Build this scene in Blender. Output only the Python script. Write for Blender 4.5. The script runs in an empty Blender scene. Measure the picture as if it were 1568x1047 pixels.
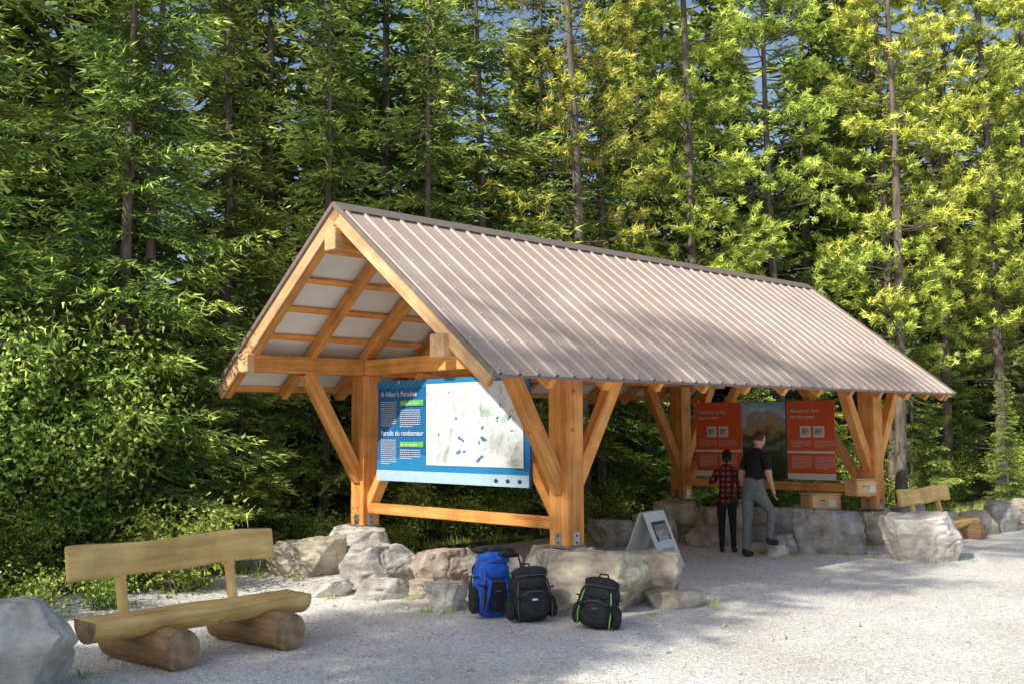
import bpy, bmesh, math, random
import numpy as np
from mathutils import Vector, Matrix, Quaternion, noise

random.seed(7)
scene=bpy.context.scene
COL=scene.collection
V=Vector
# ------------------------------------------------------------------ materials
def newmat(name):
    m=bpy.data.materials.new(name); m.use_nodes=True
    nt=m.node_tree; nt.nodes.clear()
    out=nt.nodes.new('ShaderNodeOutputMaterial')
    return m,nt,out
def N(nt,t,**kw):
    n=nt.nodes.new(t)
    for k,v in kw.items():
        if k in n.inputs: n.inputs[k].default_value=v
        else: setattr(n,k,v)
    return n
def ramp(nt,stops):
    r=nt.nodes.new('ShaderNodeValToRGB')
    while len(r.color_ramp.elements)<len(stops): r.color_ramp.elements.new(.5)
    for e,(p,c) in zip(r.color_ramp.elements,stops):
        e.position=p; e.color=(*c,1) if len(c)==3 else c
    return r
def noisy(name,stops,scale=(5,5,5),nscale=1,detail=6,rough=.8,bump=.2,bdist=.01,metal=0,spec=.3,coord='Object',big=None,rough2=None):
    m,nt,out=newmat(name)
    tc=N(nt,'ShaderNodeTexCoord'); mp=N(nt,'ShaderNodeMapping'); mp.inputs['Scale'].default_value=scale
    nt.links.new(tc.outputs[coord],mp.inputs[0])
    nz=N(nt,'ShaderNodeTexNoise',Scale=nscale,Detail=detail,Roughness=.6)
    nt.links.new(mp.outputs[0],nz.inputs['Vector'])
    r=ramp(nt,stops); nt.links.new(nz.outputs[0],r.inputs[0])
    b=N(nt,'ShaderNodeBsdfPrincipled'); b.inputs['Roughness'].default_value=rough; b.inputs['Metallic'].default_value=metal
    b.inputs['Specular IOR Level'].default_value=spec
    col=r.outputs[0]
    if big:
        n2=N(nt,'ShaderNodeTexNoise',Scale=big[0],Detail=4.)
        nt.links.new(tc.outputs[coord],n2.inputs['Vector'])
        r2=ramp(nt,[(.35,big[1]),(.65,big[2])]); nt.links.new(n2.outputs[0],r2.inputs[0])
        mx=N(nt,'ShaderNodeMix',data_type='RGBA',blend_type='MULTIPLY'); mx.inputs[0].default_value=1
        nt.links.new(col,mx.inputs[6]); nt.links.new(r2.outputs[0],mx.inputs[7]); col=mx.outputs[2]
    nt.links.new(col,b.inputs['Base Color'])
    if bump:
        bp=N(nt,'ShaderNodeBump',Strength=bump,Distance=bdist)
        nt.links.new(nz.outputs[0],bp.inputs['Height']); nt.links.new(bp.outputs[0],b.inputs['Normal'])
    nt.links.new(b.outputs[0],out.inputs[0])
    return m
def plain(name,c,rough=.6,metal=0,v=.12):
    c2=tuple(max(0,x*(1-v)) for x in c); c3=tuple(min(1,x*(1+v)) for x in c)
    return noisy(name,[(.3,c2),(.7,c3)],scale=(9,9,9),detail=2,rough=rough,metal=metal,bump=0)

def woodmat(name,a,b,c,gr=14):
    m,nt,out=newmat(name)
    tc=N(nt,'ShaderNodeTexCoord'); oi=N(nt,'ShaderNodeObjectInfo')
    off=N(nt,'ShaderNodeVectorMath',operation='MULTIPLY_ADD')
    comb=N(nt,'ShaderNodeCombineXYZ')
    for i in range(3): nt.links.new(oi.outputs['Random'],comb.inputs[i])
    nt.links.new(comb.outputs[0],off.inputs[0]); off.inputs[1].default_value=(31,17,23)
    nt.links.new(tc.outputs['Object'],off.inputs[2])
    mp=N(nt,'ShaderNodeMapping'); mp.inputs['Scale'].default_value=(.7,gr,gr); nt.links.new(off.outputs[0],mp.inputs[0])
    nz=N(nt,'ShaderNodeTexNoise',Scale=1.6,Detail=6.,Roughness=.65,Distortion=.6); nt.links.new(mp.outputs[0],nz.inputs['Vector'])
    r=ramp(nt,[(.28,a),(.5,b),(.72,c)]); nt.links.new(nz.outputs[0],r.inputs[0])
    vo=N(nt,'ShaderNodeTexVoronoi',Scale=2.6); nt.links.new(off.outputs[0],vo.inputs['Vector'])
    kr=ramp(nt,[(.03,(.35,.25,.2)),(.10,(1,1,1))]); nt.links.new(vo.outputs['Distance'],kr.inputs[0])
    mx=N(nt,'ShaderNodeMix',data_type='RGBA',blend_type='MULTIPLY'); mx.inputs[0].default_value=.9
    nt.links.new(r.outputs[0],mx.inputs[6]); nt.links.new(kr.outputs[0],mx.inputs[7])
    hs=N(nt,'ShaderNodeHueSaturation'); nt.links.new(mx.outputs[2],hs.inputs['Color'])
    mr=N(nt,'ShaderNodeMapRange'); mr.inputs[3].default_value=.84; mr.inputs[4].default_value=1.15
    nt.links.new(oi.outputs['Random'],mr.inputs[0]); nt.links.new(mr.outputs[0],hs.inputs['Value'])
    n3=N(nt,'ShaderNodeTexNoise',Scale=3.5,Detail=5.); nt.links.new(off.outputs[0],n3.inputs['Vector'])
    r3=ramp(nt,[(.35,(.78,.76,.74)),(.6,(1.04,1.04,1.04))]); nt.links.new(n3.outputs[0],r3.inputs[0])
    m3=N(nt,'ShaderNodeMix',data_type='RGBA',blend_type='MULTIPLY'); m3.inputs[0].default_value=1
    nt.links.new(hs.outputs[0],m3.inputs[6]); nt.links.new(r3.outputs[0],m3.inputs[7])
    bs=N(nt,'ShaderNodeBsdfPrincipled',Roughness=.6); bs.inputs['Specular IOR Level'].default_value=.25
    nt.links.new(m3.outputs[2],bs.inputs['Base Color'])
    bp=N(nt,'ShaderNodeBump',Strength=.3,Distance=.006); nt.links.new(nz.outputs[0],bp.inputs['Height']); nt.links.new(bp.outputs[0],bs.inputs['Normal'])
    nt.links.new(bs.outputs[0],out.inputs[0])
    return m
M_timber=woodmat('fir_timber',(.60,.21,.05),(.84,.37,.10),(.94,.51,.19))
M_fascia=woodmat('pale_fascia',(.64,.35,.16),(.82,.51,.26),(.90,.63,.38))
M_bench=woodmat('varnished_log',(.60,.35,.11),(.84,.57,.21),(.93,.69,.32),gr=9)
M_log=noisy('weathered_log',[(.3,(.16,.09,.045)),(.55,(.36,.22,.11)),(.75,(.48,.33,.19))],scale=(1,10,10),nscale=1.5,bump=.6,bdist=.02)

def endgrain():
    m,nt,out=newmat('log_end_grain')
    tc=N(nt,'ShaderNodeTexCoord'); 
    sp=N(nt,'ShaderNodeSeparateXYZ'); nt.links.new(tc.outputs['Object'],sp.inputs[0])
    cb=N(nt,'ShaderNodeCombineXYZ'); nt.links.new(sp.outputs[1],cb.inputs[0]); nt.links.new(sp.outputs[2],cb.inputs[1])
    w=N(nt,'ShaderNodeTexWave',wave_type='RINGS',Scale=22.,Distortion=2.); w.rings_direction='SPHERICAL'
    w.inputs['Detail'].default_value=3
    nt.links.new(cb.outputs[0],w.inputs['Vector'])
    r=ramp(nt,[(0,(.34,.21,.12)),(1,(.46,.32,.19))]); nt.links.new(w.outputs[0],r.inputs[0])
    nz=N(nt,'ShaderNodeTexNoise',Scale=9.,Detail=8.); nt.links.new(tc.outputs['Object'],nz.inputs['Vector'])
    r2=ramp(nt,[(.35,(.55,.5,.45)),(.6,(1.1,1.1,1.1))]); nt.links.new(nz.outputs[0],r2.inputs[0])
    mx=N(nt,'ShaderNodeMix',data_type='RGBA',blend_type='MULTIPLY'); mx.inputs[0].default_value=1
    nt.links.new(r.outputs[0],mx.inputs[6]); nt.links.new(r2.outputs[0],mx.inputs[7])
    b=N(nt,'ShaderNodeBsdfPrincipled',Roughness=.85); nt.links.new(mx.outputs[2],b.inputs[0]); nt.links.new(b.outputs[0],out.inputs[0])
    return m
M_end=endgrain()
M_roof=noisy('roof_metal_brown',[(.3,(.45,.355,.305)),(.7,(.55,.44,.38))],scale=(1,1,1),nscale=3,detail=3,rough=.55,metal=.0,spec=.35,bump=0,big=(.7,(.88,.88,.88),(1.05,1.04,1.02)))
M_roofedge=plain('roof_trim_brown',(.22,.18,.16),rough=.5,metal=.0)
M_under=noisy('roof_underside',[(.3,(.76,.76,.72)),(.7,(.86,.86,.82))],scale=(1,1,1),nscale=4,rough=.5,bump=0)
M_steel=plain('galvanised_steel',(.45,.45,.44),rough=.35,metal=.7)
def rockmat(name,a,b,c):
    m=noisy(name,[(.25,a),(.5,b),(.75,c)],scale=(1,1,2.2),nscale=3.2,detail=14,bump=1,bdist=.09,rough=.95,spec=.15,big=(4,(.74,.70,.65),(1.12,1.12,1.1)))
    return m
M_rock=[rockmat('rock_grey',(.24,.235,.22),(.46,.45,.425),(.64,.625,.59)),
        rockmat('rock_tan',(.30,.245,.18),(.56,.50,.40),(.72,.66,.55)),
        rockmat('rock_pink',(.27,.205,.17),(.47,.395,.34),(.60,.53,.47)),
        rockmat('rock_pale',(.40,.385,.36),(.64,.62,.585),(.80,.78,.74))]
M_black=noisy('black_fabric',[(.3,(.018,.019,.022)),(.7,(.04,.042,.047))],scale=(30,30,30),rough=.8,bump=.3)
M_blackg=plain('black_plastic',(.012,.012,.013),rough=.35)
M_blue=noisy('blue_fabric',[(.3,(.015,.08,.46)),(.7,(.03,.14,.66))],scale=(14,14,14),rough=.65,bump=.3)
M_green=plain('lime_trim',(.25,.75,.10),rough=.5)
M_grey=plain('grey_trim',(.12,.12,.125),rough=.5)
M_white=plain('white_panel',(.78,.79,.8),rough=.5,v=.03)
M_label=plain('white_print',(.75,.77,.78),rough=.5,v=.02)
M_signblue=plain('sign_blue',(.02,.14,.36),rough=.3,v=.06)
M_signlight=plain('sign_light_blue',(.42,.58,.70),rough=.3,v=.05)
M_signcyan=plain('sign_mid_blue',(.03,.22,.46),rough=.3,v=.05)
M_signgreen=plain('sign_green',(.14,.46,.08),rough=.4)
M_red=plain('sign_red',(.78,.13,.045),rough=.45,v=.06)
M_dark=plain('dark_print',(.05,.05,.05),rough=.5)
M_skin=plain('skin',(.52,.30,.20),rough=.5,v=.05)
M_hair=plain('dark_hair',(.02,.014,.01),rough=.5)
M_hair2=plain('brown_hair',(.06,.035,.018),rough=.5)
M_tee=plain('black_tshirt',(.014,.014,.017),rough=.85)
M_jeans=noisy('grey_trousers',[(.3,(.12,.13,.13)),(.7,(.21,.22,.22))],scale=(20,20,20),rough=.9)
M_legg=plain('black_leggings',(.012,.012,.014),rough=.8)
M_lips=plain('lips',(.4,.14,.11))
def plaid():
    m,nt,out=newmat('red_plaid')
    tc=N(nt,'ShaderNodeTexCoord')
    b=N(nt,'ShaderNodeBsdfPrincipled',Roughness=.85)
    outs=[]
    for ax in ('X','Z'):
        w=N(nt,'ShaderNodeTexWave',wave_type='BANDS',Scale=3.4); w.bands_direction=ax
        nt.links.new(tc.outputs['Object'],w.inputs['Vector'])
        r=ramp(nt,[(.45,(.08,.08,.08)),(.55,(1,1,1))]); nt.links.new(w.outputs[0],r.inputs[0]); outs.append(r)
    mx=N(nt,'ShaderNodeMix',data_type='RGBA',blend_type='MULTIPLY'); mx.inputs[0].default_value=1
    nt.links.new(outs[0].outputs[0],mx.inputs[6]); nt.links.new(outs[1].outputs[0],mx.inputs[7])
    r=ramp(nt,[(.0,(.015,.012,.012)),(.5,(.16,.015,.015)),(1,(.5,.03,.03))]); nt.links.new(mx.outputs[2],r.inputs[0])
    nt.links.new(r.outputs[0],b.inputs[0]); nt.links.new(b.outputs[0],out.inputs[0]); return m
M_plaid=plaid()
def mapmat():
    m,nt,out=newmat('trail_map_print')
    tc=N(nt,'ShaderNodeTexCoord')
    nz=N(nt,'ShaderNodeTexNoise',Scale=2.4,Detail=9.,Roughness=.62,Distortion=1.8); nt.links.new(tc.outputs['Object'],nz.inputs['Vector'])
    r=ramp(nt,[(.26,(.22,.31,.25)),(.36,(.38,.47,.42)),(.45,(.66,.69,.69)),(.53,(.76,.78,.80)),(.58,(.50,.54,.57)),(.64,(.78,.80,.82)),(.72,(.52,.56,.60)),(.8,(.75,.78,.80))]); nt.links.new(nz.outputs[0],r.inputs[0])
    n2=N(nt,'ShaderNodeTexNoise',Scale=5.5,Detail=2.,Distortion=.6); 
    mp=N(nt,'ShaderNodeMapping'); mp.inputs['Location'].default_value=(4,2.4,7); nt.links.new(tc.outputs['Object'],mp.inputs[0]); nt.links.new(mp.outputs[0],n2.inputs['Vector'])
    r2=ramp(nt,[(.68,(1,1,1)),(.695,(.12,.3,.45))]); nt.links.new(n2.outputs[0],r2.inputs[0])
    mx=N(nt,'ShaderNodeMix',data_type='RGBA',blend_type='MULTIPLY'); mx.inputs[0].default_value=1
    nt.links.new(r.outputs[0],mx.inputs[6]); nt.links.new(r2.outputs[0],mx.inputs[7])
    b=N(nt,'ShaderNodeBsdfPrincipled',Roughness=.35); nt.links.new(mx.outputs[2],b.inputs[0]); nt.links.new(b.outputs[0],out.inputs[0]); return m
M_map=mapmat()
def scenic():
    m,nt,out=newmat('mountain_lake_print')
    tc=N(nt,'ShaderNodeTexCoord'); sp=N(nt,'ShaderNodeSeparateXYZ'); nt.links.new(tc.outputs['Object'],sp.inputs[0])
    nz=N(nt,'ShaderNodeTexNoise',Scale=3.,Detail=8.); nt.links.new(tc.outputs['Object'],nz.inputs['Vector'])
    a=N(nt,'ShaderNodeMath',operation='MULTIPLY_ADD'); nt.links.new(nz.outputs[0],a.inputs[0]); a.inputs[1].default_value=.9; nt.links.new(sp.outputs[2],a.inputs[2])
    mr=N(nt,'ShaderNodeMapRange'); mr.inputs[1].default_value=-.3; mr.inputs[2].default_value=1.15; nt.links.new(a.outputs[0],mr.inputs[0])
    r=ramp(nt,[(0,(.03,.05,.025)),(.35,(.05,.09,.04)),(.42,(.22,.26,.22)),(.55,(.04,.07,.03)),(.66,(.5,.34,.16)),(.74,(.34,.31,.29)),(.79,(.45,.6,.75)),(1,(.2,.38,.6))])
    nt.links.new(mr.outputs[0],r.inputs[0])
    b=N(nt,'ShaderNodeBsdfPrincipled',Roughness=.35); nt.links.new(r.outputs[0],b.inputs[0]); nt.links.new(b.outputs[0],out.inputs[0]); return m
M_scenic=scenic()

# ------------------------------------------------------------------ mesh helpers
def empty(name,loc=(0,0,0),rz=0,parent=None):
    e=bpy.data.objects.new(name,None); COL.objects.link(e); e.location=loc; e.rotation_euler=(0,0,rz)
    e.empty_display_size=.2
    if parent: e.parent=parent
    return e
def mobj(name,me,mats,parent=None,loc=(0,0,0),smooth=False):
    o=bpy.data.objects.new(name,me); COL.objects.link(o)
    for m in (mats if isinstance(mats,(list,tuple)) else [mats]): me.materials.append(m)
    if parent: o.parent=parent
    o.location=loc
    if smooth:
        me.polygons.foreach_set('use_smooth',[True]*len(me.polygons))
    return o
def boxmesh(dx,dy,dz,bev=.006,seg=1):
    bm=bmesh.new(); bmesh.ops.create_cube(bm,size=1)
    bmesh.ops.scale(bm,vec=(dx,dy,dz),verts=bm.verts)
    if bev: bmesh.ops.bevel(bm,geom=bm.edges[:],offset=min(bev,min(dx,dy,dz)*.45),segments=seg,affect='EDGES',profile=.5)
    me=bpy.data.meshes.new('box'); bm.to_mesh(me); bm.free(); return me
def box(name,c,d,mat,parent=None,bev=.006,seg=1,rz=0,smooth=False):
    o=mobj(name,boxmesh(*d,bev=bev,seg=seg),mat,parent,c,smooth); o.rotation_euler=(0,0,rz); return o
def beam(name,p,q,w,h,mat,parent=None,up=(0,0,1),bev=.008):
    p=V(p);q=V(q);X=(q-p);L=X.length;X.normalize();Y=V(up).cross(X).normalized();Z=X.cross(Y)
    o=mobj(name,boxmesh(L,w,h,bev=bev),mat,parent)
    R=Matrix((X,Y,Z)).transposed().to_4x4()
    o.matrix_local=Matrix.Translation((p+q)/2)@R
    return o
def sellip(name,c,d,mat,parent=None,e=3.2,taper=0,rz=0,tilt=0,wob=0,seed=0,sub=4):
    bm=bmesh.new(); bmesh.ops.create_icosphere(bm,subdivisions=sub,radius=1)
    for v in bm.verts:
        n=v.co.normalized(); k=(abs(n.x)**e+abs(n.y)**e+abs(n.z)**e)**(-1/e)
        p=n*k
        s=1-taper*(p.z*.5+.5)
        w=1+wob*noise.noise(p*2.2+V((seed,seed*.7,0)))+wob*.6*noise.noise(p*5+V((seed,seed*.7,0)))
        v.co=V((p.x*s*d[0]/2*w,p.y*s*d[1]/2*w,p.z*d[2]/2))
    me=bpy.data.meshes.new(name); bm.to_mesh(me); bm.free()
    o=mobj(name,me,mat,parent,c,True); o.rotation_euler=(tilt,0,rz); return o
def tube(name,pts,radii,mat,parent=None,seg=8,flat=1.0,smooth=True):
    pts=[V(p) for p in pts]; bm=bmesh.new(); rings=[]
    for i,p in enumerate(pts):
        t=(pts[min(i+1,len(pts)-1)]-pts[max(i-1,0)]).normalized()
        a=t.cross(V((0,0,1))); a=a.normalized() if a.length>1e-3 else V((1,0,0)); b=t.cross(a)
        r=radii[i] if isinstance(radii,(list,tuple)) else radii
        rings.append([bm.verts.new(p+a*math.cos(2*math.pi*k/seg)*r+b*math.sin(2*math.pi*k/seg)*r*flat) for k in range(seg)])
    for i in range(len(rings)-1):
        for k in range(seg):
            bm.faces.new((rings[i][k],rings[i][(k+1)%seg],rings[i+1][(k+1)%seg],rings[i+1][k]))
    bm.faces.new(rings[0][::-1]); bm.faces.new(rings[-1])
    bmesh.ops.recalc_face_normals(bm,faces=bm.faces)
    me=bpy.data.meshes.new(name); bm.to_mesh(me); bm.free()
    return mobj(name,me,mat,parent,(0,0,0),smooth)
def rock(name,c,d,mat,seed,rz=0,parent=None,flat_top=True,cuts=15):
    rnd=random.Random(seed); bm=bmesh.new(); bmesh.ops.create_icosphere(bm,subdivisions=6 if max(d)>.9 else 5,radius=1)
    planes=[]
    for i in range(cuts):
        a=rnd.uniform(0,2*math.pi); z=rnd.uniform(-.35,.75); n=V((math.cos(a),math.sin(a),z)).normalized(); planes.append((n,rnd.uniform(.66,.92)))
    if flat_top: planes.append((V((rnd.uniform(-.14,.14),rnd.uniform(-.14,.14),1)).normalized(),.72))
    sd=V((seed*3.1,seed*1.7,0))
    for v in bm.verts:
        n=v.co.normalized(); e=7.; k=(abs(n.x)**e+abs(n.y)**e+abs(n.z)**e)**(-1/e); p=n*k
        for pn,dd in planes:
            s=p.dot(pn)-dd
            if s>0: p-=pn*s
        q=V((p.x*d[0]/2,p.y*d[1]/2,p.z*d[2]/1.44))
        big=noise.fractal(q*2.2+sd,1,2,3)
        rid=1-abs(noise.noise(q*4+sd))*2
        q+=n*(big*.03+max(0,rid-.75)*-.09+noise.fractal(q*10+sd,1,2,4)*.013)
        q+=V((n.x,n.y,0))*.010*noise.noise(V((q.x*2,q.y*2,q.z*30+seed)))
        v.co=q
    me=bpy.data.meshes.new(name); bm.to_mesh(me); bm.free()
    o=mobj(name,me,mat,parent,(c[0],c[1],c[2]),True); o.rotation_euler=(0,0,rz); return o

# ------------------------------------------------------------------ camera
cam=bpy.data.objects.new('camera',bpy.data.cameras.new('camera')); COL.objects.link(cam)
cam.data.sensor_width=36; cam.data.lens=1616.6/1568*36; cam.data.clip_end=2000; cam.data.clip_start=.1
cam.matrix_world=Matrix.Translation((0,0,1.9))@Matrix.Rotation(math.pi/2+.0795,4,'X')@Matrix.Rotation(-.0059,4,'Z')
scene.camera=cam
# ------------------------------------------------------------------ light
S=V((-.72,-.69,.80)).normalized()
sun=bpy.data.objects.new('sun',bpy.data.lights.new('sun','SUN')); COL.objects.link(sun)
sun.data.energy=5; sun.data.angle=math.radians(.5); sun.data.color=(1,.95,.85)
sun.rotation_euler=S.to_track_quat('Z','Y').to_euler(); sun.location=(-20,-14,20)
w=bpy.data.worlds.new('World'); scene.world=w; w.use_nodes=True
nt=w.node_tree; bg=nt.nodes['Background']; sky=nt.nodes.new('ShaderNodeTexSky'); sky.sky_type='NISHITA'; sky.sun_disc=False
sky.sun_elevation=math.asin(S.z); sky.sun_rotation=math.atan2(S.x,S.y)%(2*math.pi); sky.dust_density=2.0
nt.links.new(sky.outputs[0],bg.inputs[0]); bg.inputs[1].default_value=.15
scene.view_settings.view_transform='Standard'; scene.view_settings.look='None'; scene.view_settings.exposure=0

# ------------------------------------------------------------------ shelter
ANG=.7797; FX,FY=.6077,12.0579
cA,sA=math.cos(ANG),math.sin(ANG)
def LW(s,w,z=0): return V((FX+cA*s-sA*w, FY+sA*s+cA*w, z))
Wp,Lp,ohn,ohf,te,ze,zp=3.777,7.315,1.852,1.409,.763,2.426,4.474
H2=Wp/2+te; sl=(zp-ze)/H2; th=math.atan(sl)
sh=empty('picnic_shelter',(FX,FY,0),ANG)
for i,(s,wv) in enumerate([(0,0),(0,Wp),(Lp,0),(Lp,Wp)]):
    beam(f'post_{i}',(s,wv,.56),(s,wv,2.615),.285,.285,M_timber,sh,up=(1,0,0),bev=.012)
    tube(f'post_foot_{i}',[(s,wv,.2),(s,wv,.57)],.045,M_steel,sh,12)
    box(f'base_plate_{i}',(s,wv,.552),(.31,.31,.014),M_steel,sh,.002)
    for k in (-1,1):
        box(f'knife_plate_{i}_{k}',(s+k*.146,wv,.64),(.006,.10,.15),M_steel,sh,.001)
        box(f'knife_plate_b_{i}_{k}',(s,wv+k*.146,.64),(.10,.006,.15),M_steel,sh,.001)
        for zz_ in (.60,.68):
            sellip('bolt',(s+k*.151,wv,zz_),(.012,.028,.028),M_blackg,sh,2.5,sub=1)
            sellip('bolt',(s,wv+k*.151,zz_),(.028,.012,.028),M_blackg,sh,2.5,sub=1)
    for k in (-1,1):
        beam(f'long_brace_{i}_{k}',(s+k*.10,wv,1.18),(s+k*.98,wv,2.63),.14,.18,M_timber,sh,bev=.01)
    d=1 if wv==0 else -1
    beam(f'cross_brace_{i}',(s+.02,wv+d*.08,.78),(s+.02,wv+d*1.28,2.62),.12,.17,M_timber,sh,up=(1,0,0))
for i,wv in enumerate((0,Wp)):
    beam(f'eave_beam_{i}',(-ohn+.03,wv,2.722),(Lp+ohf-.05,wv,2.722),.2,.22,M_timber,sh,bev=.012)
beam('ridge_beam',(-ohn+.03,Wp/2,4.06),(Lp+ohf-.05,Wp/2,4.06),.19,.25,M_timber,sh,bev=.012)
for i,(s,wv,z,w_,h_) in enumerate(((-ohn+.03,0,2.722,.198,.218),(-ohn+.03,Wp,2.722,.198,.218),(-ohn+.03,Wp/2,4.06,.188,.248))):
    box(f'beam_end_grain_{i}',(s-.058,wv,z),(.12,w_+.02,h_+.02),M_fascia,sh,.012)
for s in (0,Lp):
    beam('tie_beam',(s,.103,2.72),(s,Wp-.103,2.72),.2,.21,M_timber,sh,bev=.01)
    beam('king_post',(s,Wp/2,2.828),(s,Wp/2,3.93),.18,.18,M_timber,sh,up=(1,0,0))
    for k in (-1,1):
        beam('ridge_brace',(s+k*.07,Wp/2,3.25),(s+k*.8,Wp/2,3.95),.12,.14,M_timber,sh)
        beam('strut',(s,Wp/2+k*.08,3.0),(s,Wp/2+k*.78,3.52),.12,.14,M_timber,sh,up=(1,0,0))
def roofpt(wv,off):
    side=1 if wv>Wp/2 else -1
    z=zp-abs(wv-Wp/2)*sl
    return V((0,wv-side*math.sin(th)*off,z-math.cos(th)*off))
rs=[-ohn+.06,-.92]+[0]+[Lp*k/8 for k in range(1,9)]+[Lp+.7,Lp+ohf-.1]
for i,s in enumerate(rs):
    for side in (-1,1):
        wid=.16 if s in (0,Lp) else .09
        a=roofpt(Wp/2+side*.001,.135); b=roofpt(Wp/2+side*(H2-.03),.135)
        a.x=b.x=s
        beam(f'rafter_{i}_{side}',a,b,wid,.14,M_timber,sh,bev=.005)
for s in (-ohn-.002,Lp+ohf-.02):
    for side in (-1,1):
        a=roofpt(Wp/2+side*.001,.10); b=roofpt(Wp/2+side*(H2-.005),.10); a.x=b.x=s
        beam('gable_fascia',a,b,.035,.165,M_fascia,sh,bev=.004)
nst=7; slope_len=H2/math.cos(th)
for side in (-1,1):
    for k in range(nst):
        d=.12+(H2-.17)*k/(nst-1)
        p=roofpt(Wp/2+side*d,.045); a=p.copy(); b=p.copy(); a.x=-ohn+.02; b.x=Lp+ohf-.04
        o=beam(f'strapping_{side}_{k}',a,b,.09,.035,M_timber,sh,up=(0,side*math.sin(th),math.cos(th)),bev=.003)
def ribbed(side):
    s=-ohn-.03;e=Lp+ohf+.02;pit=.268
    xs=[(s,0)];x=s+.05; RH=.024
    while x+.09<e:
        xs+=[(x,0),(x+.016,RH),(x+.042,RH),(x+.058,0)]
        m1=x+.058+(pit-.058)/3; m2=x+.058+(pit-.058)*2/3
        if m2+.02<e: xs+=[(m1-.012,0),(m1,.004),(m1+.012,0),(m2-.012,0),(m2,.004),(m2+.012,0)]
        x+=pit
    xs.append((e,0))
    bm=bmesh.new(); cols=[]
    ns=5
    for (x,h) in xs:
        c=[]
        for j in range(ns+1):
            d=(H2+.03)*j/ns
            c.append(bm.verts.new((x,Wp/2+side*(d+math.sin(th)*h),zp-d*sl+math.cos(th)*h+.0)))
        cols.append(c)
    for i in range(len(cols)-1):
        for j in range(ns):
            f=(cols[i][j],cols[i+1][j],cols[i+1][j+1],cols[i][j+1])
            bm.faces.new(f if side<0 else f[::-1])
    bmesh.ops.recalc_face_normals(bm,faces=bm.faces)
    me=bpy.data.meshes.new('roof_sheet'); bm.to_mesh(me); bm.free()
    mobj(f'roof_sheet_{side}',me,M_roof,sh)
    bm=bmesh.new()
    p=[(-ohn-.02,.06),(Lp+ohf,.06),(Lp+ohf,H2+.01),(-ohn-.02,H2+.01)]
    bm.faces.new([bm.verts.new((x,Wp/2+side*d,zp-d*sl-.024)) for x,d in p])
    me=bpy.data.meshes.new('roof_under'); bm.to_mesh(me); bm.free(); mobj(f'roof_underside_{side}',me,M_under,sh)
    bm=bmesh.new()
    for k in range(nst):
        d=.12+(H2-.17)*k/(nst-1)
        x=-ohn+.11
        while x<e:
            bmesh.ops.create_icosphere(bm,subdivisions=1,radius=.009,matrix=Matrix.Translation((x,Wp/2+side*(d),zp-d*sl+.007)))
            x+=pit
    me=bpy.data.meshes.new('screws'); bm.to_mesh(me); bm.free(); mobj(f'roof_screws_{side}',me,M_white,sh)
    for s in (-ohn-.032,Lp+ohf+.022):
        a=V((s,Wp/2+side*.0,zp+.004)); b=V((s,Wp/2+side*(H2+.035),zp-(H2+.035)*sl+.004))
        beam('rake_trim',a,b,.035,.055,M_roofedge,sh,bev=.003)
    bm=bmesh.new()
    d=.15
    vs=[bm.verts.new((x,Wp/2+side*dd,zp+.034-dd*sl)) for x,dd in ((-ohn-.05,0),(Lp+ohf+.04,0),(Lp+ohf+.04,d),(-ohn-.05,d))]
    bm.faces.new(vs if side<0 else vs[::-1]); 
    me=bpy.data.meshes.new('cap'); bm.to_mesh(me); bm.free(); mobj(f'ridge_cap_{side}',me,M_roofedge,sh)
    dz=(H2+.03)
    beam(f'drip_edge_{side}',(-ohn-.03,Wp/2+side*(dz-.012),zp-dz*sl-.012),(Lp+ohf+.02,Wp/2+side*(dz-.012),zp-dz*sl-.012),.012,.03,M_roofedge,sh,bev=0)
ribbed(-1); ribbed(1)
beam('rail',(-.02,.12,.80),(-.02,Wp-.12,.80),.075,.14,M_timber,sh)
beam('rail',(Lp-.02,.12,.86),(Lp-.02,Wp-.12,.86),.075,.14,M_timber,sh)

def signset(name,s,w1,w2,zb,zt):
    e=empty(name,LW(s,w1,zb),ANG)
    W=w1-w2;Hh=zt-zb
    def pan(nm,u0,v0,u1,v1,lay,mat,t=.004):
        return box(nm,(-.018-lay*.004,-(u0+u1)/2,(v0+v1)/2),(t,abs(u1-u0),abs(v1-v0)),mat,e,bev=0)
    def txt(nm,body,u,v,size,mat,lay):
        c=bpy.data.curves.new(nm,'FONT'); c.body=body; c.size=size; c.extrude=.0008
        o=bpy.data.objects.new(nm,c); COL.objects.link(o); o.parent=e; c.materials.append(mat)
        m=Matrix(((0,0,-1,-.018-lay*.004-.002),(-1,0,0,-u),(0,1,0,v),(0,0,0,1))); o.matrix_local=m
        return o
    def lines(u0,u1,v,n,dv,mat,lay,h=.008):
        rnd=random.Random(int(u0*1000+v*77)); bm=bmesh.new()
        for i in range(n):
            u=u0; vv=v-i*dv; end=u1 if i<n-1 else u0+(u1-u0)*.6
            while u<end:
                l=rnd.uniform(.015,.05); l=min(l,end-u)
                bmesh.ops.create_cube(bm,size=1,matrix=Matrix.Translation((-.018-lay*.004,-(u+l/2),vv))@Matrix.Diagonal((.002,l,h,1)))
                u+=l+.01
        me=bpy.data.meshes.new('body_text'); bm.to_mesh(me); bm.free(); mobj('body_text',me,mat,e)
    return e,W,Hh,pan,txt,lines
e,W,Hh,pan,txt,lines=signset('information_sign',-.10,3.345,.465,1.19,2.513)
box('backing_board',(0,-W/2,Hh/2),(.03,W,Hh),M_signblue,e,.003)
pan('top_band',.0,Hh-.10,W,Hh,1,M_signcyan)
bm=bmesh.new(); n=24; prev=None
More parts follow.
